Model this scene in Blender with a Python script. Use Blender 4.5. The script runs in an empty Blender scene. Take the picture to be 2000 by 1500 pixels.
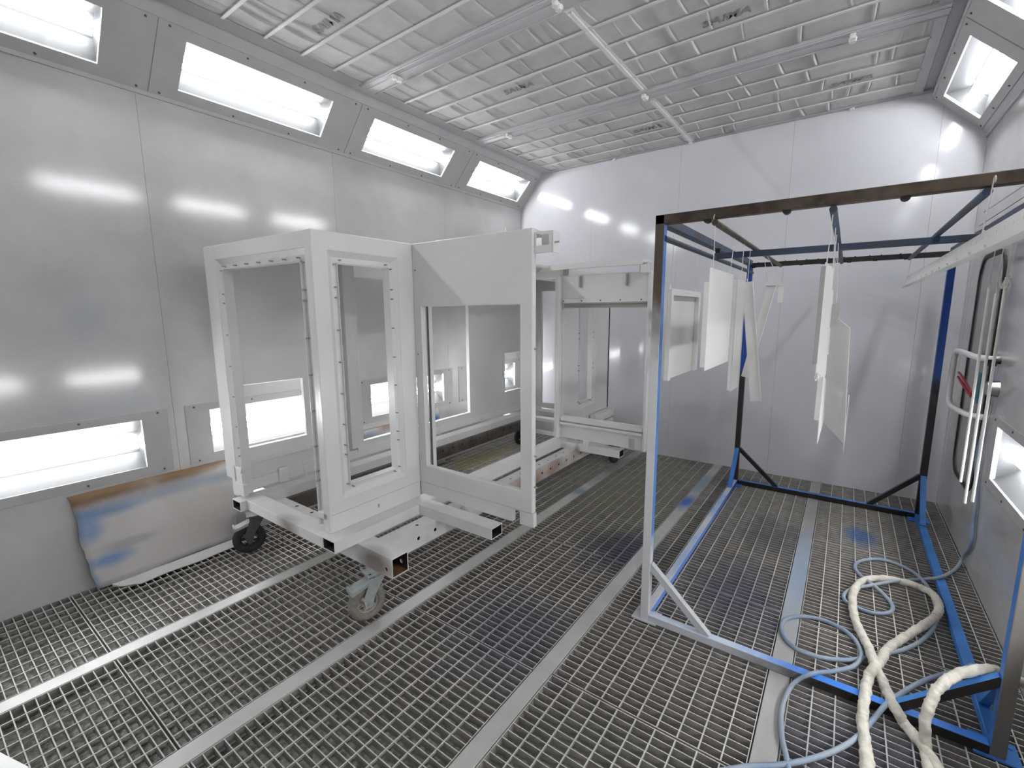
import bpy, bmesh, math, random
from mathutils import Vector, Matrix
random.seed(7)
sc = bpy.context.scene
col = sc.collection

# ------------------------------------------------------------------ camera
F = 897.65                       # focal length in pixels of the 2000x1500 frame
CAM = Vector((0, 0, 1.5))
def cam_axes(yaw, pit, rol):
    f = Vector((math.sin(yaw)*math.cos(pit), math.cos(yaw)*math.cos(pit), math.sin(pit)))
    r = Vector((math.cos(yaw), -math.sin(yaw), 0)); u = r.cross(f)
    c, s = math.cos(rol), math.sin(rol)
    return c*r+s*u, -s*r+c*u, f
RT, UP, FW = cam_axes(-0.62799047, -0.15297613, -0.00652822)
cd = bpy.data.cameras.new('camera'); cam = bpy.data.objects.new('camera', cd); col.objects.link(cam)
cd.sensor_fit = 'HORIZONTAL'; cd.sensor_width = 36; cd.lens = 36*F/2000; cd.clip_start = 0.01
cam.matrix_world = Matrix(((RT.x, UP.x, -FW.x, CAM.x), (RT.y, UP.y, -FW.y, CAM.y), (RT.z, UP.z, -FW.z, CAM.z), (0, 0, 0, 1)))
sc.camera = cam
def on(px, py, ax, val):
    """direction of a photo pixel met with the plane  axis = val"""
    d = RT*((px-1000)/F) - UP*((py-750)/F) + FW
    return CAM + d*((val-CAM[ax])/d[ax])

# ------------------------------------------------------------------ world, exposure
w = bpy.data.worlds.new('world'); sc.world = w; w.use_nodes = True
w.node_tree.nodes['Background'].inputs[0].default_value = (.05, .05, .05, 1)
w.node_tree.nodes['Background'].inputs[1].default_value = 0.2
sc.view_settings.view_transform = 'Standard'; sc.view_settings.look = 'None'
sc.view_settings.gamma = 1; sc.view_settings.use_curve_mapping = False
sc.view_settings.exposure = 0.43
LAMP = 42.0                       # radiance of the fluorescent tubes
try:
    sc.cycles.use_denoising = True; sc.cycles.denoiser = 'OPENIMAGEDENOISE'
    sc.cycles.max_bounces = 10; sc.cycles.diffuse_bounces = 6; sc.cycles.glossy_bounces = 4; sc.cycles.transparent_max_bounces = 12
    sc.cycles.sample_clamp_indirect = 8.0
except Exception:
    pass

# ------------------------------------------------------------------ room numbers
XL, XR, YB, YF, ZC = -3.295, 0.683, 4.75, -2.66, 3.09

# ------------------------------------------------------------------ materials
M = {}
def nodes_of(name):
    m = bpy.data.materials.new(name); m.use_nodes = True
    return m, m.node_tree, m.node_tree.nodes['Principled BSDF']
def lin(c):
    return tuple((x/12.92 if x <= .04045 else ((x+.055)/1.055)**2.4) for x in c) + (1,)
def mat(key, rgb, rough=.4, metal=0.0, noise=0.0, nscale=6.0, bump=0.0, bscale=200, spec=.5, rgb2=None):
    m, nt, b = nodes_of(key); L = nt.links
    b.inputs['Roughness'].default_value = rough; b.inputs['Metallic'].default_value = metal
    b.inputs['Specular IOR Level'].default_value = spec
    b.inputs['Base Color'].default_value = lin(rgb)
    if noise > 0:
        tc = nt.nodes.new('ShaderNodeTexCoord'); n = nt.nodes.new('ShaderNodeTexNoise')
        n.inputs['Scale'].default_value = nscale; n.inputs['Detail'].default_value = 6; n.inputs['Roughness'].default_value = .62
        L.new(tc.outputs['Object'], n.inputs['Vector'])
        r = nt.nodes.new('ShaderNodeValToRGB'); r.color_ramp.elements[0].position = .35; r.color_ramp.elements[1].position = .68
        c2 = rgb2 or tuple(max(0, x*(1-noise)) for x in rgb)
        r.color_ramp.elements[0].color = lin(c2); r.color_ramp.elements[1].color = lin(rgb)
        L.new(n.outputs['Fac'], r.inputs['Fac']); L.new(r.outputs['Color'], b.inputs['Base Color'])
    if bump > 0:
        tc = nt.nodes.new('ShaderNodeTexCoord'); n = nt.nodes.new('ShaderNodeTexNoise')
        n.inputs['Scale'].default_value = bscale; n.inputs['Detail'].default_value = 4
        bp = nt.nodes.new('ShaderNodeBump'); bp.inputs['Strength'].default_value = bump; bp.inputs['Distance'].default_value = .004
        L.new(tc.outputs['Object'], n.inputs['Vector']); L.new(n.outputs['Fac'], bp.inputs['Height']); L.new(bp.outputs['Normal'], b.inputs['Normal'])
    M[key] = m
    return m, nt, b
def add_stains(nt, b, stains):
    """sprayed paint: soft patches at fixed places of the surface, broken up by noise"""
    L = nt.links
    src = b.inputs['Base Color'].links[0].from_socket if b.inputs['Base Color'].links else None
    geo = nt.nodes.new('ShaderNodeTexCoord')
    nz = nt.nodes.new('ShaderNodeTexNoise'); nz.inputs['Scale'].default_value = 5; nz.inputs['Detail'].default_value = 4
    L.new(geo.outputs['Object'], nz.inputs['Vector'])
    for (cx, cy, cz, rx, ry, rz, rgb, amt) in stains:
        mp = nt.nodes.new('ShaderNodeVectorMath'); mp.operation = 'SUBTRACT'; mp.inputs[1].default_value = (cx, cy, cz)
        L.new(geo.outputs['Object'], mp.inputs[0])
        dv = nt.nodes.new('ShaderNodeVectorMath'); dv.operation = 'DIVIDE'; dv.inputs[1].default_value = (rx, ry, rz); L.new(mp.outputs[0], dv.inputs[0])
        ln = nt.nodes.new('ShaderNodeVectorMath'); ln.operation = 'LENGTH'; L.new(dv.outputs[0], ln.inputs[0])
        ad = nt.nodes.new('ShaderNodeMath'); ad.operation = 'MULTIPLY_ADD'; ad.inputs[1].default_value = .9; L.new(nz.outputs['Fac'], ad.inputs[0]); L.new(ln.outputs['Value'], ad.inputs[2])
        mr = nt.nodes.new('ShaderNodeMapRange'); mr.inputs['From Min'].default_value = .75; mr.inputs['From Max'].default_value = 1.45
        mr.inputs['To Min'].default_value = amt; mr.inputs['To Max'].default_value = 0; L.new(ad.outputs[0], mr.inputs['Value'])
        mx = nt.nodes.new('ShaderNodeMix'); mx.data_type = 'RGBA'
        L.new(mr.outputs['Result'], mx.inputs['Factor'])
        if src: L.new(src, mx.inputs[6])
        else: mx.inputs[6].default_value = b.inputs['Base Color'].default_value
        mx.inputs[7].default_value = lin(rgb); src = mx.outputs[2]
    L.new(src, b.inputs['Base Color'])

mat('wall_paint', (.845, .843, .86), .115, noise=.04, nscale=1.1, spec=.6)
m, nt, b = mat('wall_paint_dusty', (.785, .778, .776), .12, noise=.10, nscale=1.5, spec=.6)
add_stains(nt, b, [(XL, .66, 1.49, .3, .12, .17, (.66, .68, .73), .45), (XL, .75, 1.0, .3, .35, .09, (.70, .72, .76), .5), (XL, .3, 1.15, .3, .4, .25, (.80, .79, .78), .6)])
mat('trim_paint', (.72, .715, .72), .36, noise=.05, nscale=2)
mat('fixture_paint', (.69, .683, .678), .4, noise=.04, nscale=8)
mat('reflector_dimmed', (.27, .275, .28), .5)  # grey darkened below a real reflector's tone to hold back glare around the tubes
mat('aluminium', (.76, .755, .765), .24)
mat('cloth', (.825, .82, .812), .95, noise=.04, nscale=14, bump=.12, bscale=420, spec=.1)
mat('print_ink', (.585, .575, .57), .9)
mat('rod_white', (.885, .882, .88), .25)
mat('plastic_white', (.90, .90, .89), .35)
mat('screw_dark', (.36, .36, .36), .5, metal=.4)
m, nt, b = mat('grating_steel', (.78, .775, .755), .6, noise=.10, nscale=9)
STAINS = [(-1.05, 2.65, 0, .34, .42, .5, (.20, .22, .36), .65), (-1.18, 1.6, 0, .35, .4, .5, (.40, .42, .50), .5), (.19, 3.74, 0, .11, .19, .5, (.22, .42, .66), .75),
          (-.35, 2.55, 0, .3, .5, .5, (.34, .36, .46), .55), (-.3, 3.45, 0, .25, .4, .5, (.36, .38, .42), .55), (-3.0, 3.5, 0, .22, .9, .5, (.52, .50, .30), .6), (-2.75, 3.05, 0, .16, .2, .5, (.12, .28, .5), .85),
          (.2, 1.75, 0, .35, .35, .5, (.42, .43, .50), .6), (-1.45, 3.4, 0, .6, 1.1, .5, (.50, .49, .42), .55)]
add_stains(nt, b, STAINS)
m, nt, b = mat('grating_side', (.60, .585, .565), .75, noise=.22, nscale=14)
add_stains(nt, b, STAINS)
m, nt, b = mat('strip_steel', (.75, .745, .735), .42, metal=.25, noise=.08, nscale=5)
add_stains(nt, b, [(-.93, 3.62, 0, .1, .22, .3, (.12, .38, .68), .95), (-.93, 4.1, 0, .1, .4, .3, (.45, .55, .62), .7), (-.11, 3.0, 0, .2, .7, .3, (.62, .70, .80), .75), (-1.73, 3.35, 0, .2, .12, .3, (.36, .5, .62), .7), (-1.73, 4.2, 0, .2, .8, .3, (.45, .46, .46), .7)])
mat('media', (.69, .68, .66), 1.0, noise=.42, nscale=38, bump=1.0, bscale=120, spec=.05)
m, nt, b = mat('cab_paint', (.855, .853, .845), .3, noise=.02, nscale=4)
m, nt, b = mat('cart_paint', (.86, .857, .85), .42, noise=.05, nscale=6)
add_stains(nt, b, [(-2.35, 1.15, .37, .13, .1, .1, (.46, .42, .40), .8), (-1.78, 1.29, .29, .16, .1, .1, (.40, .36, .33), .85), (-1.762, 2.70, .27, .035, 1.15, .2, (.50, .34, .25), .95), (-1.78, 3.6, .29, .03, .2, .08, (.6, .55, .5), .5), (-1.76, 1.9, .29, .05, .14, .08, (.45, .42, .4), .7)])
mat('cart_raw_shaded', (.40, .37, .35), .6, noise=.3, nscale=9)  # unpainted steel, its shadow under the deck also put into the colour
mat('rust_steel', (.50, .34, .22), .75, noise=.35, nscale=30)
mat('tube_inside', (.20, .17, .15), .8, noise=.3, nscale=20)
mat('dark_steel', (.22, .205, .195), .6, metal=.3, noise=.25, nscale=14)
mat('zinc', (.70, .72, .72), .4, metal=.25, noise=.12, nscale=30)
mat('zinc_dark', (.42, .42, .41), .5, metal=.5, noise=.15, nscale=30)
mat('rubber', (.55, .53, .49), .8, noise=.2, nscale=30)
mat('rubber_dark', (.22, .22, .215), .8, noise=.2, nscale=30)
mat('hub_grey', (.68, .66, .62), .35, noise=.1, nscale=30)
mat('gasket', (.13, .09, .09), .55)
mat('window_glass', (.56, .555, .545), .12, noise=.05, nscale=3)
mat('rack_raw', (.36, .32, .26), .5, metal=.35, noise=.35, nscale=11, rgb2=(.20, .17, .14))
mat('rack_dark', (.16, .14, .13), .55, metal=.2, noise=.3, nscale=11)
mat('rack_blue', (.27, .53, .82), .45, noise=.25, nscale=7, rgb2=(.19, .42, .70))
mat('rack_blue_dark', (.17, .27, .40), .5, noise=.4, nscale=5, rgb2=(.22, .21, .20))
mat('rack_white', (.77, .775, .79), .42, noise=.08, nscale=6)
mat('rack_half', (.52, .66, .86), .42, noise=.3, nscale=2.2, rgb2=(.79, .79, .78))
def split_mat(key, lowmat, highmat, z0, z1, axis=2):
    """one coat fading into another along the bar, as oversprayed"""
    m, nt, b = nodes_of(key); L = nt.links
    tc = nt.nodes.new('ShaderNodeTexCoord'); sp = nt.nodes.new('ShaderNodeSeparateXYZ'); L.new(tc.outputs['Object'], sp.inputs[0])
    n = nt.nodes.new('ShaderNodeTexNoise'); n.inputs['Scale'].default_value = 12; L.new(tc.outputs['Object'], n.inputs['Vector'])
    ma = nt.nodes.new('ShaderNodeMath'); ma.operation = 'MULTIPLY_ADD'; ma.inputs[1].default_value = .25; L.new(n.outputs['Fac'], ma.inputs[0]); L.new(sp.outputs[axis], ma.inputs[2])
    mr = nt.nodes.new('ShaderNodeMapRange'); mr.inputs['From Min'].default_value = z0+.12; mr.inputs['From Max'].default_value = z1+.12; L.new(ma.outputs[0], mr.inputs['Value'])
    mx = nt.nodes.new('ShaderNodeMix'); mx.data_type = 'RGBA'; mx.inputs[6].default_value = lin(lowmat); mx.inputs[7].default_value = lin(highmat)
    L.new(mr.outputs['Result'], mx.inputs['Factor']); L.new(mx.outputs[2], b.inputs['Base Color']); b.inputs['Roughness'].default_value = .45
    M[key] = m
split_mat('post_front_left', (.80, .80, .80), (.30, .26, .21), 1.25, 1.6)
split_mat('post_front_left_side', (.80, .80, .80), (.30, .47, .72), .36, .46)
split_mat('post_back', (.15, .13, .12), (.10, .27, .58), .95, 1.1)
split_mat('post_front_right', (.40, .385, .37), (.12, .30, .62), 1.2, 1.5)
split_mat('beam_front', (.74, .75, .77), (.13, .12, .11), -.35, .05, 0)
split_mat('beam_front_top', (.76, .80, .86), (.20, .47, .82), -.3, .0, 0)
split_mat('rail_left_side', (.42, .58, .87), (.10, .28, .58), 3.4, 4.1, 1)
m, nt, b = mat('hose_blue', (.46, .54, .66), .55, noise=.35, nscale=3, rgb2=(.62, .65, .66))
mat('hose_wrap', (.86, .84, .79), .85, noise=.14, nscale=18, bump=.6, bscale=60)
m, nt, b = mat('cardboard', (.76, .75, .74), .75, noise=.06, nscale=3)
add_stains(nt, b, [(-3.27, .55, .53, .3, .75, .10, (.47, .365, .25), .95), (-3.27, 1.15, .56, .3, .55, .07, (.49, .375, .25), .95), (-3.27, .62, .43, .3, .30, .055, (.34, .47, .62), .8), (-3.27, .95, .45, .3, .45, .05, (.60, .62, .66), .8),
                   (-3.25, .53, .36, .3, .10, .10, (.40, .52, .68), .75), (-3.2, .60, .16, .3, .14, .05, (.36, .52, .72), .75), (-3.22, .72, .22, .3, .18, .035, (.62, .60, .60), .75), (-3.25, .50, .06, .3, .07, .08, (.45, .58, .76), .8), (-3.2, 1.28, .45, .3, .2, .06, (.5, .56, .62), .8)])
m, nt, b = mat('cardboard_far', (.76, .755, .75), .75, noise=.06, nscale=3)
add_stains(nt, b, [(-3.25, 3.10, .60, .3, .10, .07, (.56, .38, .22), .95), (-3.25, 3.14, .46, .3, .20, .06, (.12, .36, .66), .95), (-3.25, 2.3, .46, .3, .3, .06, (.42, .47, .54), .8), (-3.25, 2.6, .5, .3, .12, .05, (.55, .42, .30), .7)])
mat('cardboard_brown', (.56, .38, .22), .8, noise=.1, nscale=10)
mat('box_blue', (.12, .36, .66), .6, noise=.15, nscale=8)
mat('wire_white', (.82, .81, .80), .45)
mat('part_paint', (.89, .887, .875), .3, noise=.015, nscale=5)
mat('part_grey', (.62, .615, .605), .4)
mat('tag_teal', (.09, .42, .47), .5, noise=.2, nscale=30)
mat('ribbon_red', (.66, .22, .26), .6)
mat('lock_steel', (.72, .71, .70), .2, metal=.9)
mat('key_black', (.06, .05, .05), .4)
m, nt, b = nodes_of('tube_light'); M['tube_light'] = m
b.inputs['Base Color'].default_value = (.9, .9, .9, 1); b.inputs['Emission Color'].default_value = (.985, .98, 1.0, 1); b.inputs['Emission Strength'].default_value = LAMP
m = bpy.data.materials.new('pane_glass'); m.use_nodes = True; nt = m.node_tree; nt.nodes.clear(); M['pane_glass'] = m
o_ = nt.nodes.new('ShaderNodeOutputMaterial'); t_ = nt.nodes.new('ShaderNodeBsdfTransparent'); g_ = nt.nodes.new('ShaderNodeBsdfGlossy'); x_ = nt.nodes.new('ShaderNodeMixShader')
t_.inputs[0].default_value = (.96, .97, .97, 1); g_.inputs['Roughness'].default_value = .05; x_.inputs[0].default_value = .06
nt.links.new(t_.outputs[0], x_.inputs[1]); nt.links.new(g_.outputs[0], x_.inputs[2]); nt.links.new(x_.outputs[0], o_.inputs[0])

# ------------------------------------------------------------------ builders
WLOC = {}
def tag(o, label=None, cat=None, group=None, kind=None):
    for k, v in (('label', label), ('category', cat), ('group', group), ('kind', kind)):
        if v: o[k] = v
    return o
def empty(name, loc, label, cat, group=None, kind=None):
    o = bpy.data.objects.new(name, None); col.objects.link(o); o.location = loc; WLOC[o.name] = Vector(loc)
    o.empty_display_size = .1
    return tag(o, label, cat, group, kind)
def link(name, me, material, parent=None):
    o = bpy.data.objects.new(name, me); col.objects.link(o)
    if material:
        ms = material if isinstance(material, (list, tuple)) else [material]
        if not me.materials:
            for k in ms: me.materials.append(M[k])
    if parent is not None:
        o.parent = parent; o.matrix_parent_inverse = Matrix.Translation(-WLOC.get(parent.name, Vector((0, 0, 0))))
    return o
class MB:
    def __init__(s): s.v = []; s.f = []; s.mi = []; s.sm = []
    def add(s, vs, fs, mi=0, smooth=False):
        n = len(s.v); s.v += [tuple(v) for v in vs]
        for f in fs: s.f.append(tuple(i+n for i in f)); s.mi.append(mi); s.sm.append(smooth)
        return s
    def box(s, x0, x1, y0, y1, z0, z1, mi=0):
        x0, x1 = sorted((x0, x1)); y0, y1 = sorted((y0, y1)); z0, z1 = sorted((z0, z1))
        vs = [(x, y, z) for z in (z0, z1) for y in (y0, y1) for x in (x0, x1)]
        return s.add(vs, [(0, 2, 3, 1), (4, 5, 7, 6), (0, 1, 5, 4), (2, 6, 7, 3), (0, 4, 6, 2), (1, 3, 7, 5)], mi)
    def obox(s, c, ax, h, mi=0):
        """box with centre c, three unit axes, half sizes h"""
        c = Vector(c); vs = []
        for k in (-1, 1):
            for j in (-1, 1):
                for i in (-1, 1):
                    vs.append(c + Vector(ax[0])*h[0]*i + Vector(ax[1])*h[1]*j + Vector(ax[2])*h[2]*k)
        fs = [(0, 2, 3, 1), (4, 5, 7, 6), (0, 1, 5, 4), (2, 6, 7, 3), (0, 4, 6, 2), (1, 3, 7, 5)]
        return s.add(vs, fs, mi)
    def bar(s, a, b, w, h, up=(0, 0, 1), mi=0):
        a = Vector(a); b = Vector(b); d = (b-a).normalized(); u = Vector(up); u = (u-d*u.dot(d)).normalized(); r = u.cross(d)
        return s.obox((a+b)/2, (d, r, u), ((b-a).length/2, w/2, h/2), mi)
    def cyl(s, a, b, r, n=12, r2=None, cap=True, mi=0):
        a = Vector(a); b = Vector(b); d = (b-a).normalized(); t = Vector((1, 0, 0)) if abs(d.x) < .8 else Vector((0, 1, 0)); u = d.cross(t).normalized(); v = d.cross(u)
        r2 = r if r2 is None else r2; vs = []
        for p, rr in ((a, r), (b, r2)):
            for i in range(n): an = 2*math.pi*i/n; vs.append(p+u*rr*math.cos(an)+v*rr*math.sin(an))
        fs = [(i, (i+1) % n, n+(i+1) % n, n+i) for i in range(n)]
        s.add(vs, fs, mi, True)
        if cap: s.add(vs, [tuple(range(n))[::-1], tuple(range(n, 2*n))], mi)
        return s
    def tube(s, pts, r, n=8, mi=0, cap=True, rad=None):
        P = [Vector(p) for p in pts]; k = len(P); vs = []; ref = None
        for i in range(k):
            d = (P[min(i+1, k-1)]-P[max(i-1, 0)]).normalized()
            if ref is None: ref = Vector((0, 0, 1)) if abs(d.z) < .9 else Vector((1, 0, 0))
            u = (ref-d*ref.dot(d)).normalized(); ref = u; v = d.cross(u)
            for j in range(n):
                an = 2*math.pi*j/n; rr = rad(i, an) if rad else r
                vs.append(P[i]+u*rr*math.cos(an)+v*rr*math.sin(an))
        fs = [(i*n+j, i*n+(j+1) % n, (i+1)*n+(j+1) % n, (i+1)*n+j) for i in range(k-1) for j in range(n)]
        if cap: fs += [tuple(range(n))[::-1], tuple(range((k-1)*n, k*n))]
        return s.add(vs, fs, mi, True)
    def plate(s, P0, U, V, N, us, vs, holes=(), t=.01, mi=0):
        """flat sheet in the U,V plane, thickness t along N (from 0 to t), with rectangular openings"""
        P0, U, V, N = Vector(P0), Vector(U), Vector(V), Vector(N)
        ub = sorted(set([round(x, 5) for x in us] + [round(min(max(h[i], us[0]), us[1]), 5) for h in holes for i in (0, 1)]))
        vb = sorted(set([round(x, 5) for x in vs] + [round(min(max(h[i], vs[0]), vs[1]), 5) for h in holes for i in (2, 3)]))
        nu, nv = len(ub)-1, len(vb)-1
        def solid(i, j):
            if i < 0 or j < 0 or i >= nu or j >= nv: return False
            cu, cv = (ub[i]+ub[i+1])/2, (vb[j]+vb[j+1])/2
            return not any(h[0] < cu < h[1] and h[2] < cv < h[3] for h in holes)
        pts = []; idx = {}
        def pt(i, j, k):
            if (i, j, k) not in idx:
                idx[(i, j, k)] = len(pts); pts.append(P0+U*ub[i]+V*vb[j]+N*(t*k))
            return idx[(i, j, k)]
        fs = []; flip = U.cross(V).dot(N) < 0
        for i in range(nu):
            for j in range(nv):
                if not solid(i, j): continue
                fs.append((pt(i, j, 1), pt(i+1, j, 1), pt(i+1, j+1, 1), pt(i, j+1, 1)))
                fs.append((pt(i, j, 0), pt(i, j+1, 0), pt(i+1, j+1, 0), pt(i+1, j, 0)))
                if not solid(i, j-1): fs.append((pt(i, j, 0), pt(i+1, j, 0), pt(i+1, j, 1), pt(i, j, 1)))
                if not solid(i, j+1): fs.append((pt(i+1, j+1, 0), pt(i, j+1, 0), pt(i, j+1, 1), pt(i+1, j+1, 1)))
                if not solid(i-1, j): fs.append((pt(i, j+1, 0), pt(i, j, 0), pt(i, j, 1), pt(i, j+1, 1)))
                if not solid(i+1, j): fs.append((pt(i+1, j, 0), pt(i+1, j+1, 0), pt(i+1, j+1, 1), pt(i+1, j, 1)))
        if flip: fs = [f[::-1] for f in fs]
        return s.add(pts, fs, mi)
    def mesh(s, name):
        me = bpy.data.meshes.new(name); me.from_pydata(s.v, [], s.f)
        me.polygons.foreach_set('material_index', s.mi); me.polygons.foreach_set('use_smooth', s.sm); me.update()
        return me
    def build(s, name, material, parent=None, bevel=0, **kw):
        o = link(name, s.mesh(name), material, parent)
        if bevel:
            bv = o.modifiers.new('bevel', 'BEVEL'); bv.width = bevel; bv.segments = 2; bv.limit_method = 'ANGLE'; bv.angle_limit = math.radians(40)
        return tag(o, **kw) if kw else o
def cut(obj, cutter):
    """real drilled holes: boolean-difference the cutter mesh out of obj"""
    me = cutter.mesh('cutter'); c = bpy.data.objects.new('cutter', me); col.objects.link(c)
    md = obj.modifiers.new('cut', 'BOOLEAN'); md.operation = 'DIFFERENCE'; md.solver = 'EXACT'; md.object = c
    dg = bpy.context.evaluated_depsgraph_get(); dg.update()
    new = bpy.data.meshes.new_from_object(obj.evaluated_get(dg)); obj.modifiers.clear(); obj.data = new
    bpy.data.objects.remove(c)
def smooth_path(P, step=5):
    P = [Vector(p) for p in P]; out = []
    for i in range(len(P)-1):
        p0, p1, p2, p3 = P[max(i-1, 0)], P[i], P[i+1], P[min(i+2, len(P)-1)]
        for k in range(step):
            t = k/step
            out.append(.5*((2*p1)+(p2-p0)*t+(2*p0-5*p1+4*p2-p3)*t*t+(3*p1-p0-3*p2+p3)*t**3))
    return out+[P[-1]]
def hollow(mb, a, b, w, h, t=.005, up=(0, 0, 1)):
    """open-ended rectangular steel tube from a to b"""
    a = Vector(a); b = Vector(b); d = (b-a).normalized(); u = Vector(up); r = d.cross(u).normalized()
    ring = lambda p, ww, hh: [p+r*ww/2*i+u*hh/2*j for i, j in ((-1, -1), (1, -1), (1, 1), (-1, 1))]
    V = ring(a, w, h)+ring(b, w, h)+ring(a, w-2*t, h-2*t)+ring(b, w-2*t, h-2*t)
    fs = []
    for i in range(4):
        j = (i+1) % 4
        fs += [(i, j, 4+j, 4+i), (8+j, 8+i, 12+i, 12+j), (j, i, 8+i, 8+j), (4+i, 4+j, 12+j, 12+i)]
    mb.add(V, [f[::-1] for f in fs]); mb.mi[-16:] = [1 if k % 4 == 1 else 0 for k in range(16)]
    return mb

# ================================================================== FLOOR
STRIPX = [(-2.57, -2.496), (-1.767, -1.690), (-.958, -.886), (-.146, -.070)]
fl = MB().plate((0, 0, -.070), (1, 0, 0), (0, 1, 0), (0, 0, 1), (XL, XR), (YF, YB), t=.01).build('floor', 'media', kind='structure', label='grey fuzzy filter media under the steel floor gratings')
for a, b_ in STRIPX:
    MB().box(a, b_, YF, YB, -.05, .001).build('floor_strip', 'strip_steel', fl, bevel=.002)
bays = [(XL+.004, -2.574), (-2.492, -1.771), (-1.686, -.962), (-.882, -.150), (-.066, XR-.004)]
cuts = [YF, -1.6, -.58, .44, 1.46, 2.48, 3.5, 4.52, YB]
for bi, (x0, x1) in enumerate(bays):
    for ci in range(len(cuts)-1):
        y0, y1 = cuts[ci]+.004, cuts[ci+1]-.004
        if y1 < -1.0 : continue
        if bi == 3: y0 += .03; y1 += .03
        y1 = min(y1, YB-.003)
        mb = MB()
        n = max(1, round((y1-y0)/.0345))
        for k in range(n+1):
            y = y0+.002+(y1-y0-.004)*k/n; mb.box(x0, x1, y-.0019, y+.0019, -.032, -.001)
        nx = max(1, round((x1-x0)/.0735))
        for k in range(nx+1):
            x = x0+.002+(x1-x0-.004)*k/nx; e = k in (0, nx)
            mb.box(x-(.0015 if e else .0024), x+(.0015 if e else .0024), y0, y1, -.031 if e else -.009, 0)
        mb.mi = [0 if (k % 6) == 1 else 1 for k in range(len(mb.f))]      # bar tops are lighter, their sides darker
        mb.build('grating_panel', ['grating_steel', 'grating_side'], fl)

# kerb under the gratings beyond the last row
MB().box(XL, XR, YF, -1.62, -.02, -.002).build('floor_cover', 'strip_steel', fl)

# ================================================================== WALLS
FX = [(-1.29, -.40), (-.045, .85), (1.206, 2.10), (2.455, 3.347), (3.708, 4.594)]      # lamp windows along the left wall
def panel_row(parent, P0, U, V, N, breaks, vr, holes, name='wall_panel', t=.012, gap=.0012, mt='wall_paint'):
    for i in range(len(breaks)-1):
        a, c = breaks[i]+gap/2, breaks[i+1]-gap/2
        hs = [h for h in holes if h[1] > a and h[0] < c]
        MB().plate(P0, U, V, N, (a, c), vr, hs, t).build(name, mt, parent)
wl = MB().plate((XL-.016, 0, 0), (0, 1, 0), (0, 0, 1), (1, 0, 0), (YF, YB), (-.09, 2.75), [(a, c, .612, .900) for a, c in FX], .004).build('wall_left', 'wall_paint_dusty', kind='structure', label='glossy white booth wall with a low row of lamp windows')
panel_row(wl, (XL-.012, 0, 0), (0, 1, 0), (0, 0, 1), (1, 0, 0), [YF, -1.41, -.2, 1.012, 2.221, 3.43, 4.64, YB], (-.085, 2.733), [(a, c, .612, .900) for a, c in FX], mt='wall_paint_dusty')
wb = MB().plate((0, YB+.016, 0), (1, 0, 0), (0, 0, 1), (0, -1, 0), (XL-.1, XR+.1), (-.09, ZC+.1), (), .004).build('wall_back', 'wall_paint', kind='structure', label='tall glossy white end wall of the booth')
panel_row(wb, (0, YB+.012, 0), (1, 0, 0), (0, 0, 1), (0, -1, 0), [XL, -2.367, -1.43, -.5, .43, XR], (-.085, ZC), ())
RFX = [(-.0, .89), (1.24, 2.13), (2.49, 3.38)]
RUP = FX
wr = MB().plate((XR+.016, 0, 0), (0, 1, 0), (0, 0, 1), (-1, 0, 0), (YF, YB), (-.09, 2.75), [(a, c, .612, .90) for a, c in RFX], .004).build('wall_right', 'trim_paint', kind='structure', label='glossy white booth wall holding the narrow windowed door')
panel_row(wr, (XR+.012, 0, 0), (0, 1, 0), (0, 0, 1), (-1, 0, 0), [YF, -1.3, -.1, 1.1, 2.30, 3.49, YB], (-.085, 2.717), [(a, c, .612, .90) for a, c in RFX]+[(3.56, 4.62, -.09, 2.08)], mt='wall_paint_dusty')
wf = MB().plate((0, YF, 0), (1, 0, 0), (0, 0, 1), (0, -1, 0), (XL-.1, XR+.1), (-.09, ZC+.1), (), .02).build('wall_front', 'wall_paint', kind='structure', label='plain white wall of the booth opposite the end wall')
# sloping coves that carry the upper lamps
CL = dict(P=Vector((XL, 0, 2.735)), V=Vector((.33, 0, .355)).normalized(), N=Vector((.355, 0, -.33)).normalized(), L=math.hypot(.33, .355))
CR = dict(P=Vector((XR, 0, 2.718)), V=Vector((-.199, 0, .194)).normalized(), N=Vector((-.194, 0, -.199)).normalized(), L=.447)
U = Vector((0, 1, 0))
for nm, C_, wins, lab in (('trim_1', CL, FX, 'sloping white cove joining the left wall and ceiling'), ('trim_2', CR, RUP, 'sloping white cove joining the right wall and ceiling')):
    v0, v1 = (.070, .337) if C_ is CL else (.102, .380)
    MB().plate(C_['P']-C_['N']*.012, U, C_['V'], C_['N'], (YF, YB), (-.012, C_['L']+.012), [(a, c, v0, v1) for a, c in wins], .012).build(nm, 'trim_paint', kind='structure', label=lab)
MB().box(.362, .374, YF, YB, 3.02, ZC+.02).build('trim_5', 'trim_paint', kind='structure', label='narrow upright edge between the right cove and ceiling')
for i in range(2):   # metal lip below each cove
    x = XL+.006 if i == 0 else XR-.006; z = 2.728 if i == 0 else 2.708
    MB().box(x-.006, x+.006, YF, YB, z-.012, z+.010).build('trim_%d' % (3+i), 'trim_paint', kind='structure', label='thin lip under the sloping cove of the %s wall' % ('left', 'right')[i])

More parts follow.
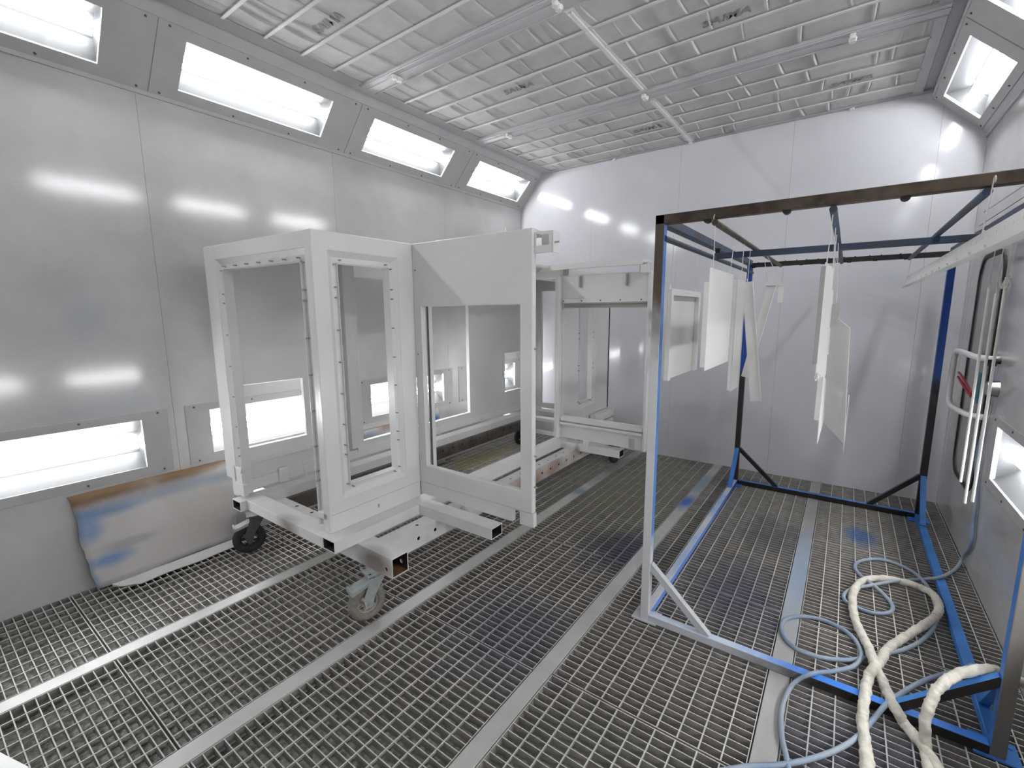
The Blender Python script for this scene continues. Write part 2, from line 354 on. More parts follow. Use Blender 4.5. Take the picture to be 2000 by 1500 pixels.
# ---- lamps in wall and coves
def lamp(P, U, V, N, wu, wv, pu, pv, label, group, ntube=2):
    P, U, V, N = Vector(P), Vector(U), Vector(V), Vector(N)
    base = P+U*((wu[0]+wu[1])/2)+V*wv[0]
    t = empty('light_fixture', base, label, 'light fixture', group)
    MB().plate(P, U, V, N, pu, pv, [(wu[0], wu[1], wv[0], wv[1])], .005).build('frame_plate', 'fixture_paint', t, bevel=.0015)
    MB().plate(P-N*.006, U, V, N, (wu[0]-.004, wu[1]+.004), (wv[0]-.004, wv[1]+.004), (), .003).build('glass_pane', 'pane_glass', t)
    d = .11; h = wv[1]-wv[0]; r = MB()
    q = lambda u, v, n: P+U*u+V*v-N*n
    a0, a1 = wu[0]-.002, wu[1]+.002; b0, b1 = wv[0]-.002, wv[1]+.002; c0, c1 = wv[0]+h*.26, wv[0]+h*.72
    r.add([q(a0, b0, .008), q(a1, b0, .008), q(a1, c0, d), q(a0, c0, d), q(a1, c1, d), q(a0, c1, d), q(a1, b1, .008), q(a0, b1, .008)],
          [(0, 1, 2, 3), (3, 2, 4, 5), (5, 4, 6, 7), (0, 3, 5, 7), (1, 6, 4, 2)])
    r.build('reflector', 'reflector_dimmed', t)
    for k in range(ntube):
        v = (c0+c1)/2+(k-.5)*.046
        MB().cyl(q(a0+.012, v, d-.03), q(a1-.012, v, d-.03), .0145, 8).build('fluorescent_tube', 'tube_light', t)
    us = [pu[0]+.05, (pu[0]+pu[1])/2-.18, (pu[0]+pu[1])/2+.18, pu[1]-.05]
    for u in us:
        for v in (pv[0]+.018, pv[1]-.018):
            MB().cyl(q(u, v, -.004), q(u, v, -.009), .006, 8).build('screw', 'screw_dark', t)
    return t
order = {4: 'next to the end wall', 3: 'second from the end wall', 2: 'third from the end wall', 1: 'fourth from the end wall', 0: 'fifth from the end wall'}
for i, (a, c) in enumerate(FX):
    lamp(CL['P'], U, CL['V'], CL['N'], (a, c), (.070, .337), (a-.135, min(c+.216, YB-.04)), (.006, .40), 'lit window in the left sloping cove, '+order[i], 'lamps in the left sloping cove')
for i, (a, c) in enumerate(FX):
    lamp((XL, 0, 0), U, (0, 0, 1), (1, 0, 0), (a, c), (.615, .897), (a-.136, min(c+.13, YB-.02)), (.562, .944), 'lit window low in the left wall, '+order[i], 'lamps low in the left wall')
for i, (a, c) in enumerate(RUP):
    lamp(CR['P'], U, CR['V'], CR['N'], (a, c), (.102, .380), (a-.135, min(c+.216, YB-.025)), (.05, .438), 'lit window in the right sloping cove, '+order[i], 'lamps in the right sloping cove')
for i, (a, c) in enumerate(RFX):
    lamp((XR, 0, 0), U, (0, 0, 1), (-1, 0, 0), (a, c), (.615, .897), (a-.11, c+.095), (.562, .944), 'lit window low in the right wall, %s from the door' % ('third', 'second', 'first')[i], 'lamps low in the right wall')
# small rivets along the left wall under the cove
# ================================================================== CEILING
ce = MB().box(XL-.1, XR+.1, YF, YB+.05, ZC+.06, ZC+.07).build('ceiling', 'trim_paint', kind='structure', label='white ceiling of filter panels held by thin rods and wide beams')
MB().plate((0, 0, ZC-.014), (1, 0, 0), (0, 1, 0), (0, 0, 1), (-2.962, -2.850), (YF, YB), (), .02).build('edge_strip', 'trim_paint', ce)
MB().plate((0, 0, ZC), (1, 0, 0), (0, 1, 0), (0, 0, 1), (.305, .375), (YF, YB), (), .02).build('edge_strip', 'trim_paint', ce)
MB().plate((0, 0, ZC-.020), (1, 0, 0), (0, 1, 0), (0, 0, 1), (.245, .300), (YF, YB), (), .02).build('edge_strip', 'trim_paint', ce)
MB().plate((0, 0, ZC-.016), (1, 0, 0), (0, 1, 0), (0, 0, 1), (-2.97, .36), (4.705, YB), (), .02).build('edge_strip', 'trim_paint', ce)
PITCH = 1.262; BEAMS = [2.275+PITCH*k for k in (-3, -2, -1, 0, 1)]
for y in BEAMS:
    mb = MB().box(-2.90, .30, y-.075, y+.075, ZC-.022, ZC+.02).box(-2.90, .30, y-.066, y-.060, ZC-.028, ZC-.021).box(-2.90, .30, y+.060, y+.066, ZC-.028, ZC-.021).box(-2.90, .30, y-.020, y+.020, ZC-.025, ZC-.021)
    mb.build('ceiling_beam', 'aluminium', ce, bevel=.002)
    for x in (-2.575, -1.342, -.115):
        k = MB().cyl((x, y+.004, ZC-.030), (x, y+.004, ZC-.052), .022, 10, .018).box(x-.012, x+.012, y-.05, y+.03, ZC-.038, ZC-.024).cyl((x, y-.035, ZC-.025), (x, y-.035, ZC-.052), .016, 10)
        k.build('ceiling_clip', 'plastic_white', ce)
for x in (-2.1, -1.34, -.115):
    MB().cyl((x, 4.735, ZC-.003), (x, 4.735, ZC-.03), .018, 10).build('ceiling_clip', 'plastic_white', ce)
HALF = [(-2.852, -1.352), (-1.308, .250)]
YB_ = [(BEAMS[k]+.072, (BEAMS[k+1]-.072) if k < 4 else 4.706) for k in range(5)]
rnd = random.Random(3)
for bi, (y0, y1) in enumerate(YB_):
    rows = 5; rh = (y1-y0)/rows
    for hi, (x0, x1) in enumerate(HALF):
        near = y1 > 1.0
        cre = []
        for r in range(rows):
            x = x0+rnd.uniform(.03, .12); cs = []
            while x < x1-.03:
                cs.append((x, rnd.uniform(-.22, .22), rnd.choice((.35, .6, 1, 1))*.0135, rnd.uniform(.0042, .0065))); x += rnd.choice((.07, .11, .16, .22, .3))*rnd.uniform(.8, 1.2)*(1.0 if hi == 0 else 1.45)
            cre.append(cs)
        def hgt(x, y):
            v = min(max((y-y0)/rh, 0), rows-1e-4); r = int(v); f = v-r; s = math.sin(math.pi*f)
            z = .004-.008*s**.4
            for (cx, sl, am, wd) in cre[r]:
                d = (x-cx-sl*(f-.5)*rh*.5)
                if abs(d) < .06: z += -am*math.exp(-(d/wd)**2)*s**.5 + .6*am*math.exp(-((d-wd*1.6)/wd)**2)*s**.5
            return ZC-.006+z
        nx, ny = (int((x1-x0)/.0035), rows*12) if near else (20, rows*4)
        vs = [(x0+(x1-x0)*i/nx, y0+(y1-y0)*j/ny, hgt(x0+(x1-x0)*i/nx, y0+(y1-y0)*j/ny)) for j in range(ny+1) for i in range(nx+1)]
        fs = [(j*(nx+1)+i, (j+1)*(nx+1)+i, (j+1)*(nx+1)+i+1, j*(nx+1)+i+1) for j in range(ny) for i in range(nx)]
        fp = MB().add(vs, fs, 0, True).build('filter_panel', 'cloth', ce)
        if near:
            for r in range(1, rows):
                MB().box(x0-.004, x1+.004, y0+r*rh-.009, y0+r*rh+.009, ZC-.020, ZC-.015).build('filter_rod', 'rod_white', ce)
            tx = {(2, 0): (-2.455, 1.677), (3, 0): (-2.04, 2.904), (3, 1): (-.68, 2.925), (4, 0): (-1.56, 4.17), (4, 1): (-.13, 4.2)}.get((bi, hi))
            if tx:
                cu = bpy.data.curves.new('printed_word', 'FONT'); cu.body = 'SAIMA'; cu.size = .085; cu.shear = .35; cu.offset = .0018; cu.align_x = 'CENTER'; cu.align_y = 'CENTER'; cu.space_character = 1.05
                cu.materials.append(M['print_ink'])
                o = bpy.data.objects.new('printed_word', cu); col.objects.link(o)
                o.parent = fp; o.location = (tx[0], tx[1], ZC-.0145); o.rotation_euler = (math.pi, 0, 0)
    MB().box(-1.356, -1.304, y0, y1, ZC-.014, ZC+.01).box(-1.341, -1.320, y0+.03, y1-.02, ZC-.024, ZC-.013).build('centre_spine', 'rod_white', ce, bevel=.002)
    # frame edges beside the spine
# ================================================================== CART
ct = empty('cart', (-2.36, 2.7, 0), 'oversprayed steel cart on swivel casters under the open cab', 'cart')
ZD = .41
def tubepart(name, a, b, w, h, material='cart_paint', holes=None, t=.005, bev=.004):
    mb = hollow(MB(), a, b, w, h, t); o = mb.build(name, [material, 'tube_inside'], ct)
    if holes: cut(o, holes)
    return o
# two flat rails along the cart, cross tube at the front and side arms
tubepart('deck_rail', (-1.97, 1.175, .38), (-1.97, 4.45, .38), .10, .06)
tubepart('deck_rail', (-2.855, 1.135, .38), (-2.855, 4.45, .38), .10, .06)
MB().box(-2.805, -2.02, 1.172, 1.272, .35, .41).build('deck_cross_bar', 'cart_paint', ct, bevel=.003)
MB().box(-2.805, -2.02, 4.30, 4.40, .35, .41).build('deck_cross_bar', 'cart_paint', ct, bevel=.003)
tubepart('deck_arm', (-1.92, 1.765, .38), (-1.385, 1.765, .38), .09, .06)
tubepart('deck_arm', (-1.92, 3.40, .38), (-1.385, 3.40, .38), .09, .06)
# heavy square tubes with drilled holes
hb = MB()
for y in [1.62+.125*k for k in range(19)]:
    hb.cyl((-1.83, y, .30), (-1.83, y, .42), .011, 10); hb.cyl((-1.83, y-.035, .30), (-1.70, y-.035, .30), .011, 10)
tubepart('frame_tube', (-1.83, 1.40, .30), (-1.83, 4.10, .30), .10, .10, holes=hb)
hb = MB()
for y in [1.66+.125*k for k in range(19)]: hb.cyl((-2.82, y, .315), (-2.70, y, .315), .010, 10)
tubepart('frame_tube', (-2.82, 1.40, .30), (-2.82, 4.10, .30), .10, .10, 'cart_raw_shaded', holes=hb)
hb = MB()
for x in (-2.62, -2.46, -2.30, -2.14): hb.cyl((x, 1.375, .30), (x, 1.375, .42), .012, 10)
hb.cyl((-1.70, 1.2, .285), (-1.70, 1.5, .285), .011, 10)
tubepart('frame_tube', (-3.10, 1.35, .30), (-1.655, 1.35, .30), .10, .10, holes=hb)
MB().box(-1.675, -1.657, 1.3055, 1.3945, .2555, .2565).build('rust_patch', 'rust_steel', ct)
tubepart('frame_tube', (-3.10, 4.15, .30), (-1.655, 4.15, .30), .10, .10)
MB().box(-1.655-.10, -1.6555, 1.306, 1.394, .2551, .2560).build('rust_patch', 'rust_steel', ct)
def caster(x, y, dirn, dark):
    """swivel caster; plate under the tube, wheel trailing along (dx,dy)"""
    d = Vector((dirn[0], dirn[1], 0)).normalized(); s_ = Vector((-d.y, d.x, 0)); c = Vector((x, y, 0)); up = Vector((0, 0, 1))
    zm = 'zinc_dark' if dark else 'zinc'
    p = MB(); p.obox(c+up*.246, (d, s_, up), (.062, .052, .004)); p.cyl(c+up*.242, c+up*.222, .038, 16)
    for i in (-1, 1):
        for j in (-1, 1): p.cyl(c+d*.045*i+s_*.036*j+up*.25, c+d*.045*i+s_*.036*j+up*.236, .007, 6)
    pl = p.build('caster', zm, ct)
    hub = c+d*.055+up*.0935
    f = MB()
    for k in (-1, 1):
        o = s_*(.033*k); n_ = s_*(.002*k)
        A = [c+o-d*.035+up*.222, c+o+d*.045+up*.222, hub+o+d*.028+up*.03, hub+o+d*.016-up*.018, hub+o-d*.016-up*.018, hub+o-d*.03+up*.035]
        B = [q+n_ for q in A]; n = len(A)
        f.add(A+B, [tuple(range(n)), tuple(range(n, 2*n))[::-1]]+[(i, (i+1) % n, n+(i+1) % n, n+i) for i in range(n)])
    f.obox(c+d*.005+up*.219, (d, s_, up), (.042, .036, .005))
    f.build('fork', zm, pl)
    wmb = MB(); R_ = .0935
    prof = [(.052, -.020), (.078, -.020), (.088, -.016), (R_, -.009), (R_, .009), (.088, .016), (.078, .020), (.052, .020)]
    n = 36; vs = []
    for i in range(n):
        an = 2*math.pi*i/n
        for r, h in prof: vs.append(hub+d*r*math.cos(an)+up*r*math.sin(an)+s_*h)
    k = len(prof)
    fs = [(i*k+j, ((i+1) % n)*k+j, ((i+1) % n)*k+(j+1) % k, i*k+(j+1) % k) for i in range(n) for j in range(k)]
    wmb.add(vs, fs, 0, True); wmb.build('tyre', 'rubber_dark' if dark else 'rubber', pl)
    h = MB(); h.cyl(hub-s_*.026, hub+s_*.026, .02, 14)
    for i in range(5):
        an = 2*math.pi*i/5; e = d*math.cos(an)+up*math.sin(an)
        h.bar(hub+e*.015, hub+e*.05, .012, .016, up=s_)
    vs = []
    for i in range(28):
        an = 2*math.pi*i/28
        for r, hh in ((.046, -.014), (.053, -.014), (.053, .014), (.046, .014)): vs.append(hub+d*r*math.cos(an)+up*r*math.sin(an)+s_*hh)
    h.add(vs, [(i*4+j, ((i+1) % 28)*4+j, ((i+1) % 28)*4+(j+1) % 4, i*4+(j+1) % 4) for i in range(28) for j in range(4)], 0, True)
    h.build('hub', 'rubber_dark' if dark else 'hub_grey', pl)
    MB().cyl(hub-s_*.042, hub+s_*.042, .009, 6).build('axle_bolt', zm, pl)
    bp = MB(); a = c+d*.03+up*.212; e = c+d*.135+up*.178
    bp.bar(a, e, .066, .004); bp.obox(e, (d, s_, up), (.004, .036, .012)); bp.bar(a-s_*.03-up*.008, e-s_*.03-up*.008, .004, .016); bp.bar(a+s_*.03-up*.008, e+s_*.03-up*.008, .004, .016)
    bp.build('brake_pedal', zm if not dark else 'zinc', pl)
caster(-1.80, 1.315, (-.25, -1), False); caster(-2.96, 1.29, (-.35, -1), True)
caster(-1.80, 4.17, (.1, 1), True); caster(-2.96, 4.17, (.1, 1), True)

# ================================================================== CAB
cb = empty('machine_cab', (-2.4, 2.7, ZD), 'white painted open sheet-metal cab shell with empty window frames standing on the cart', 'cab')
ZT = 1.885
def lip_frame(P, U, V, N, op, name='window_flange', inset=.052, depth=.022, rev=.026, sides='lrtb', stud_n=(3, 7)):
    """sloped reveal, recessed flange with raised inner lip and threaded studs inside a window opening"""
    P, U, V, N = Vector(P), Vector(U).normalized(), Vector(V).normalized(), Vector(N)
    u0, u1, v0, v1 = op; hb_ = 'b' in sides
    q = lambda u, v, n: P+U*u+V*v-N*n
    iv0 = v0+inset if hb_ else v0-1
    mb = MB().plate(P-N*(depth+.003), U, V, N, (u0+rev-.004, u1-rev+.004), (v0+(rev-.004 if hb_ else 0), v1-rev+.004), [(u0+inset, u1-inset, iv0, v1-inset)], .003)
    b0, b1 = v0, (v0+rev if hb_ else v0)
    O = [q(u0, b0, .003), q(u1, b0, .003), q(u1, v1, .003), q(u0, v1, .003)]; I = [q(u0+rev, b1, depth), q(u1-rev, b1, depth), q(u1-rev, v1-rev, depth), q(u0+rev, v1-rev, depth)]
    for k in range(4):
        if k == 0 and not hb_: continue
        j = (k+1) % 4; f = [O[k], O[j], I[j], I[k]]
        nn = (f[1]-f[0]).cross(f[3]-f[0])
        mb.add(f if nn.dot(N) > 0 else f[::-1], [(0, 1, 2, 3)])
    i0, i1, j1 = u0+inset, u1-inset, v1-inset; j0 = v0+inset if hb_ else v0
    L = [((i0, j0), (i0, j1)), ((i1, j0), (i1, j1)), ((i0, j1), (i1, j1))]+([((i0, j0), (i1, j0))] if hb_ else [])
    for (a, b), (c, d) in L:
        mb.bar(q(a, b, depth-.007), q(c, d, depth-.007), .0028, .014, up=N)
        mb.bar(q(a, b, depth+.02), q(c, d, depth+.02), .0028, .040, up=N)
    fo = mb.build(name, 'cab_paint', cb)
    side, top = stud_n; spots = []; m_ = (rev+inset)/2
    for k in range(side):
        v = v0+.06+(v1-v0-.12)*k/(side-1)
        spots += [(u0+m_, v), (u1-m_, v)]
        if k in (1, side-2): spots += [(u0+m_, v+.05), (u1-m_, v+.05)]
    for k in range(top):
        u = u0+.07+(u1-u0-.14)*k/(top-1); spots.append((u, v1-m_))
        if hb_: spots.append((u, v0+m_))
    for u, v in spots:
        MB().cyl(q(u, v, depth), q(u, v, depth-.020), .0038, 8).build('stud', 'part_grey', fo)
    return fo
# front portal, slightly skewed
A0 = Vector((-3.03, 1.165, 0)); A1 = Vector((-2.008, 1.215, 0)); UA = (A1-A0).normalized(); LA = (A1-A0).length; NA = Vector((UA.y, -UA.x, 0))
VZ = Vector((0, 0, 1))
MB().plate(A0, UA, VZ, -NA, (0, LA-.002), (ZD, ZT), [(.127, LA-.055, 0, 1.805), (-.1, .062, 0, .515)], .040).build('front_panel', 'cab_paint', cb, bevel=.005)
lip_frame(A0, UA, VZ, NA, (.127, LA-.055, ZD+.02, 1.805), sides='lrt', stud_n=(8, 7))
MB().plate(A0+NA*.004, UA, VZ, -NA, (.115, .20), (.425, .50), (), .03).plate(A0, UA, VZ, -NA, (.10, .185), (.50, .60), [(.175, .2, .56, .58)], .034).build('jamb_bracket', 'cab_paint', cb, bevel=.003)
MB().plate(A0, UA, VZ, -NA, (LA-.10, LA-.02), (.475, .51), (), .04).build('jamb_bracket', 'cab_paint', cb, bevel=.003)
# side face with tall narrow window
XB, YC = -2.004, 1.818
MB().plate((XB, 0, 0), (0, 1, 0), VZ, (-1, 0, 0), (1.212, YC), (.503, ZT), [(1.295, 1.710, .575, 1.797)], .034).build('side_panel', 'cab_paint', cb, bevel=.005)
MB().plate((XB-.005, 0, 0), (0, 1, 0), VZ, (-1, 0, 0), (1.222, YC), (ZD, .502), [(1.505, 1.517, .445, .465)], .03).build('skirt', 'cab_paint', cb, bevel=.003)
lip_frame((XB, 0, 0), (0, 1, 0), VZ, (1, 0, 0), (1.295, 1.710, .575, 1.797), stud_n=(8, 2))
# wing with large square window
MB().plate((0, YC, 0), (1, 0, 0), VZ, (0, 1, 0), (XB-.004, -1.200), (.503, ZT), [(-1.948, -1.272, .612, 1.540)], .034).build('wing_panel', 'cab_paint', cb, bevel=.005)
MB().plate((0, YC+.005, 0), (1, 0, 0), VZ, (0, 1, 0), (XB-.004, -1.196), (.428, .502), [(-1.327, -1.281, .3, .498)], .03).build('skirt', 'cab_paint', cb, bevel=.003)
MB().plate((-1.94, YC+.036, 0), (0, 1, 0), VZ, (-1, 0, 0), (0, .012), (.60, 1.56), (), .005).build('window_gasket', 'zinc_dark', cb)
MB().plate((-1.949, YC+.035, 0), (0, 1, 0), VZ, (1, 0, 0), (0, .045), (.59, 1.56), (), .004).build('window_return', 'cab_paint', cb)
for z in (.64, .80, 1.33): MB().cyl((-1.2, YC+.02, z), (-1.186, YC+.02, z), .005, 8).build('stud', 'zinc', cb)
for z in (1.74, 1.27): MB().cyl((-1.985, YC+.001, z), (-1.985, YC-.002, z), .004, 8).build('screw', 'screw_dark', cb)
MB().plate((0, YC+.015, 0), (1, 0, 0), VZ, (0, 1, 0), (-1.199, -1.096), (1.77, 1.866), [(-1.19, -1.122, 1.805, 1.856)], .006).plate((-1.1, YC+.015, 0), (0, 1, 0), VZ, (-1, 0, 0), (0, .07), (1.77, 1.866), (), .005).plate((-1.199, YC+.078, 0), (1, 0, 0), VZ, (0, 1, 0), (0, .1), (1.78, 1.866), (), .005).build('corner_bracket', 'cab_paint', cb, bevel=.002)
MB().cyl((-1.1, YC+.03, 1.815), (-1.075, YC+.03, 1.815), .004, 8).build('stud', 'zinc', cb)
MB().cyl((-1.40, YC+.06, ZT), (-1.40, YC+.06, ZT+.03), .005, 8).build('stud', 'plastic_white', cb)
# roof with folded lip: along the left side, plus a wing over each end
MB().box(-3.01, -2.03, 1.228, 4.50, ZT-.022, ZT-.002).box(-2.05, -1.205, YC+.034, YC+.15, ZT-.022, ZT-.002).box(-2.12, -1.235, 3.335, 3.52, 1.862, 1.884).build('roof', 'cab_paint', cb, bevel=.002)
MB().box(-2.128, -1.236, 3.325, 3.335, 1.845, 1.888).box(-2.128, -2.118, 1.95, 3.335, 1.845, 1.888).build('roof_lip', 'cab_paint', cb, bevel=.002)
MB().box(-2.35, -2.25, 1.95, 4.45, 1.80, 1.862).box(-2.25, -1.95, 3.42, 3.52, 1.79, 1.862).build('roof_beam', 'cab_paint', cb, bevel=.003)
# left long wall
XE = -2.96
MB().plate((XE, 0, 0), (0, 1, 0), VZ, (-1, 0, 0), (1.215, 4.50), (ZD, 1.865), [(1.255, 1.662, .68, 1.075), (2.10, 3.37, .53, 1.86), (3.95, 4.30, .655, 1.075)], .03).build('long_side_wall', 'cab_paint', cb, bevel=.003)
MB().box(XE-.035, XE+.002, 2.10, 3.37, .516, .531).box(XE-.035, XE+.002, 3.368, 3.385, .52, 1.86).build('opening_trim', 'cab_paint', cb, bevel=.002)
MB().box(XE, XE+.012, 1.25, 4.48, ZD+.002, ZD+.07).box(XE, XE+.004, 1.25, 2.05, .575, .60).box(XE, XE+.005, 3.40, 4.48, .56, .585).build('wall_rib', 'cab_paint', cb, bevel=.003)
MB().box(XE, XE+.045, 1.985, 2.045, .50, 1.862).box(XE+.001, XE+.02, 2.05, 2.105, .46, 1.862).build('wall_post', 'cab_paint', cb, bevel=.004)
MB().box(XE+.001, XE+.03, 1.44, 1.50, ZD, .50).build('base_tab', 'cab_paint', cb, bevel=.003)
for y in (1.62, 2.6, 2.9, 3.5, 3.75): MB().cyl((XE, y, .505), (XE+.006, y, .505), .004, 6).cyl((XE+.03, y, ZD), (XE+.03, y, ZD+.05), .003, 6).build('stud', 'cab_paint', cb)
MB().box(XE, XE+.01, 1.74, 1.82, .92, .98).build('hinge_plate', 'cab_paint', cb, bevel=.002)
# far wing, seen from inside
YD = 3.40
MB().plate((0, YD, 0), (1, 0, 0), VZ, (0, 1, 0), (-1.972, -1.192), (.43, 1.80), [(-1.935, -1.222, .625, 1.535), (-1.33, -1.284, .3, .512)], .03).build('far_wing_panel', 'cab_paint', cb, bevel=.004)
MB().box(-1.972, -1.945, YD-.035, YD, .43, 1.80).build('wing_stile', 'cab_paint', cb, bevel=.004)
MB().box(-1.21, -1.190, YD-.03, YD, .43, 1.80).build('wing_stile', 'cab_paint', cb, bevel=.004)
MB().box(-1.93, -1.21, YD-.02, YD, 1.578, 1.612).build('header_rail', 'cab_paint', cb, bevel=.003)
MB().box(-1.925, -1.215, YD-.022, YD, 1.538, 1.545).box(-1.925, -1.215, YD-.008, YD, 1.545, 1.572).box(-1.925, -1.215, YD-.022, YD, 1.570, 1.577).build('glazing_channel', 'part_grey', cb)
for k in range(5): MB().cyl((-1.92+.165*k, YD-.021, 1.595), (-1.92+.165*k, YD-.019, 1.595), .006, 8).build('screw', 'screw_dark', cb)
for x in (-1.78, -1.385): MB().box(x, x+.012, YD-.025, YD, 1.70, 1.79).build('slot_tab', 'part_grey', cb)
MB().box(-1.935, -1.215, YD-.03, YD, .585, .615).box(-1.935, -1.215, YD-.045, YD, .555, .575).build('sill_rail', 'cab_paint', cb, bevel=.003)
MB().box(-1.70, -1.655, YD-.06, YD-.048, .39, .465).build('slot_tab', 'cab_paint', cb)
MB().plate((0, YD-.07, 0), (1, 0, 0), VZ, (0, 1, 0), (-1.262, -1.190), (1.785, 1.866), [(-1.245, -1.205, 1.805, 1.855)], .006).box(-1.262, -1.256, YD-.07, YD+.02, 1.785, 1.866).build('corner_bracket', 'cab_paint', cb, bevel=.002)
# far side face with narrow window and rear portal
MB().plate((-2.0, 0, 0), (0, 1, 0), VZ, (-1, 0, 0), (YD+.03, 4.50), (.503, 1.862), [(3.80, 4.17, .60, 1.62)], .034).build('far_side_panel', 'cab_paint', cb, bevel=.005)
MB().plate((-2.005, 0, 0), (0, 1, 0), VZ, (-1, 0, 0), (YD+.03, 4.50), (ZD, .502), (), .03).build('skirt', 'cab_paint', cb, bevel=.003)
MB().box(-1.99, -1.93, 4.05, 4.50, .42, .50).build('step_box', 'cab_paint', cb, bevel=.004)
lip_frame((-2.0, 0, 0), (0, 1, 0), VZ, (1, 0, 0), (3.80, 4.17, .60, 1.62), stud_n=(4, 2))
MB().plate((0, 4.46, 0), (1, 0, 0), VZ, (0, 1, 0), (-2.96, -2.0), (ZD, 1.865), [(-2.82, -2.10, .47, 1.74)], .034).build('rear_panel', 'cab_paint', cb, bevel=.005)

# ================================================================== RACK
rk = empty('hanging_rack', (-.08, 3.18, 0), 'welded blue and raw steel hanging rack standing on the grating', 'rack')
X0, X1, Y0, Y1, RT_ = -.71, .552, 2.04, 4.32, 1.912; T = .04
def rb(name, x0, x1, y0, y1, z0, z1, ms, side=None):
    """square tube; optional second material for the faces pointing to `side`"""
    o = MB().box(x0, x1, y0, y1, z0, z1).build(name, ms, rk)
    if side:
        for p in o.data.polygons:
            if any(p.normal.dot(Vector(s)) > .9 for s in side): p.material_index = 1
    b_ = o.modifiers.new('bevel', 'BEVEL'); b_.width = .003; b_.segments = 2
    return o
rb('post', X0, X0+T, Y0, Y0+T, 0, RT_, ['post_front_left', 'post_front_left_side'], [(1, 0, 0)])
rb('post', X0, X0+T, Y1-T, Y1, 0, RT_-.02, ['post_back', 'post_back'])
rb('post', X1-T, X1, Y1-T, Y1, 0, RT_-.02, ['post_back', 'post_back'])
rb('post', X1-T, X1, Y0, Y0+T, 0, RT_, ['post_front_right', 'rack_blue'], [(-1, 0, 0)])
rb('top_beam', X0, X1, Y0, Y0+T, RT_-T, RT_, ['rack_raw'])
rb('top_beam', X0+T, X1-T, Y1-T, Y1, RT_-.055, RT_-.02, ['rack_dark', 'rack_blue_dark'], [(0, 0, -1)])
rb('side_beam', X0, X0+T, Y0+T, Y1-T, RT_-T, RT_, ['rack_blue_dark'])
rb('side_beam', X1-T, X1, Y0+T, Y1-T, RT_-T, RT_, ['rack_blue_dark'])
rb('middle_beam', X0+.03, X1-.03, 3.00, 3.035, 1.812, 1.845, ['rack_blue_dark'])
for x in (X0+.035, X1-.06): MB().box(x, x+.025, 3.0, 3.035, 1.845, RT_-T).build('hanger_tab', 'rack_dark', rk)
for x, z, mt in ((-.672, 1.815, 'rack_blue_dark'), (-.470, 1.858, 'rack_raw'), (-.076, 1.858, 'rack_blue_dark'), (.312, 1.858, 'rack_blue_dark'), (.505, 1.815, 'rack_blue_dark')):
    MB().cyl((x, Y0+.01, z), (x, Y1-.02, z), .0125, 12).build('hanging_rod', mt, rk)
for x in (-.22, .12, -.5): MB().cyl((x-.0, Y0+.006, RT_-T), (x, Y0+.034, RT_-T), .014, 12).build('lug', 'rack_dark', rk)
for x in (-.66, -.47, -.33, -.19, -.03, .12, .29):
    mb = MB(); y = Y1-T-.004; z = RT_-.04
    mb.bar((x-.035, y, z+.022), (x-.008, y, z-.016), .010, .010, up=(0, 1, 0)).bar((x+.035, y, z+.022), (x+.008, y, z-.016), .010, .010, up=(0, 1, 0)).bar((x-.012, y, z-.016), (x+.012, y, z-.016), .010, .010, up=(0, 1, 0))
    mb.build('hook_bracket', 'rack_dark', rk)
rb('bottom_beam', X0+T, X1-T, Y0, Y0+T, 0.003, T, ['beam_front', 'beam_front_top'], [(0, 0, 1)])
rb('bottom_beam', X0+T, X1-T, Y1-T, Y1, 0.003, T, ['rack_dark', 'rack_blue'], [(0, 0, 1)])
rb('bottom_side_beam', X0, X0+T, Y0+T, Y1-T, 0.003, T, ['rail_left_side', 'rack_half'], [(0, 0, 1)])
rb('bottom_side_beam', X1-T, X1, Y0+T, Y1-T, 0.003, T, ['rack_blue'])
def brace(a, b_, ms, top=None):
    mb = MB().bar(a, b_, .03, .03, up=(0, 1, 0) if abs(a[1]-b_[1]) < .01 else (1, 0, 0)); o = mb.build('brace', ms, rk)
    if top:
        for p in o.data.polygons:
            if p.normal.z > .3: p.material_index = 1
ym, yn = Y0+T/2, Y1-T/2; xm, xn = X0+T/2, X1-T/2
brace((X0+T-.005, ym, .295), (-.40, ym, .035), ['rack_white'])
brace((X1-T+.005, ym, .285), (.262, ym, .04), ['rack_dark', 'rack_blue'], True)
brace((X0+T-.005, yn, .32), (-.37, yn, .035), ['rack_dark', 'rack_blue_dark'], True)
brace((X1-T+.005, yn, .32), (.24, yn, .035), ['rack_dark', 'rack_blue_dark'], True)
brace((xm, Y1-T+.005, .32), (xm, Y1-.26, .035), ['rack_blue'])
brace((xn, Y1-T+.005, .32), (xn, Y1-.26, .035), ['rack_blue'])
brace((xn, Y0+T-.005, .29), (xn, Y0+.24, .035), ['rack_blue'])
for x, y, mt in ((xm, ym, 'rack_white'), (xn, ym, 'rack_blue'), (xm, yn-.06, 'rack_blue'), (xn, yn-.06, 'rack_blue')):
    mb = MB().box(x-.06, x+.06, y-.03, y+.075, 0.001, .007)
    for i in (-1, 1): mb.cyl((x+.045*i, y+.05, .007), (x+.045*i, y+.05, .010), .006, 8)
    mb.build('foot_plate', mt, rk)

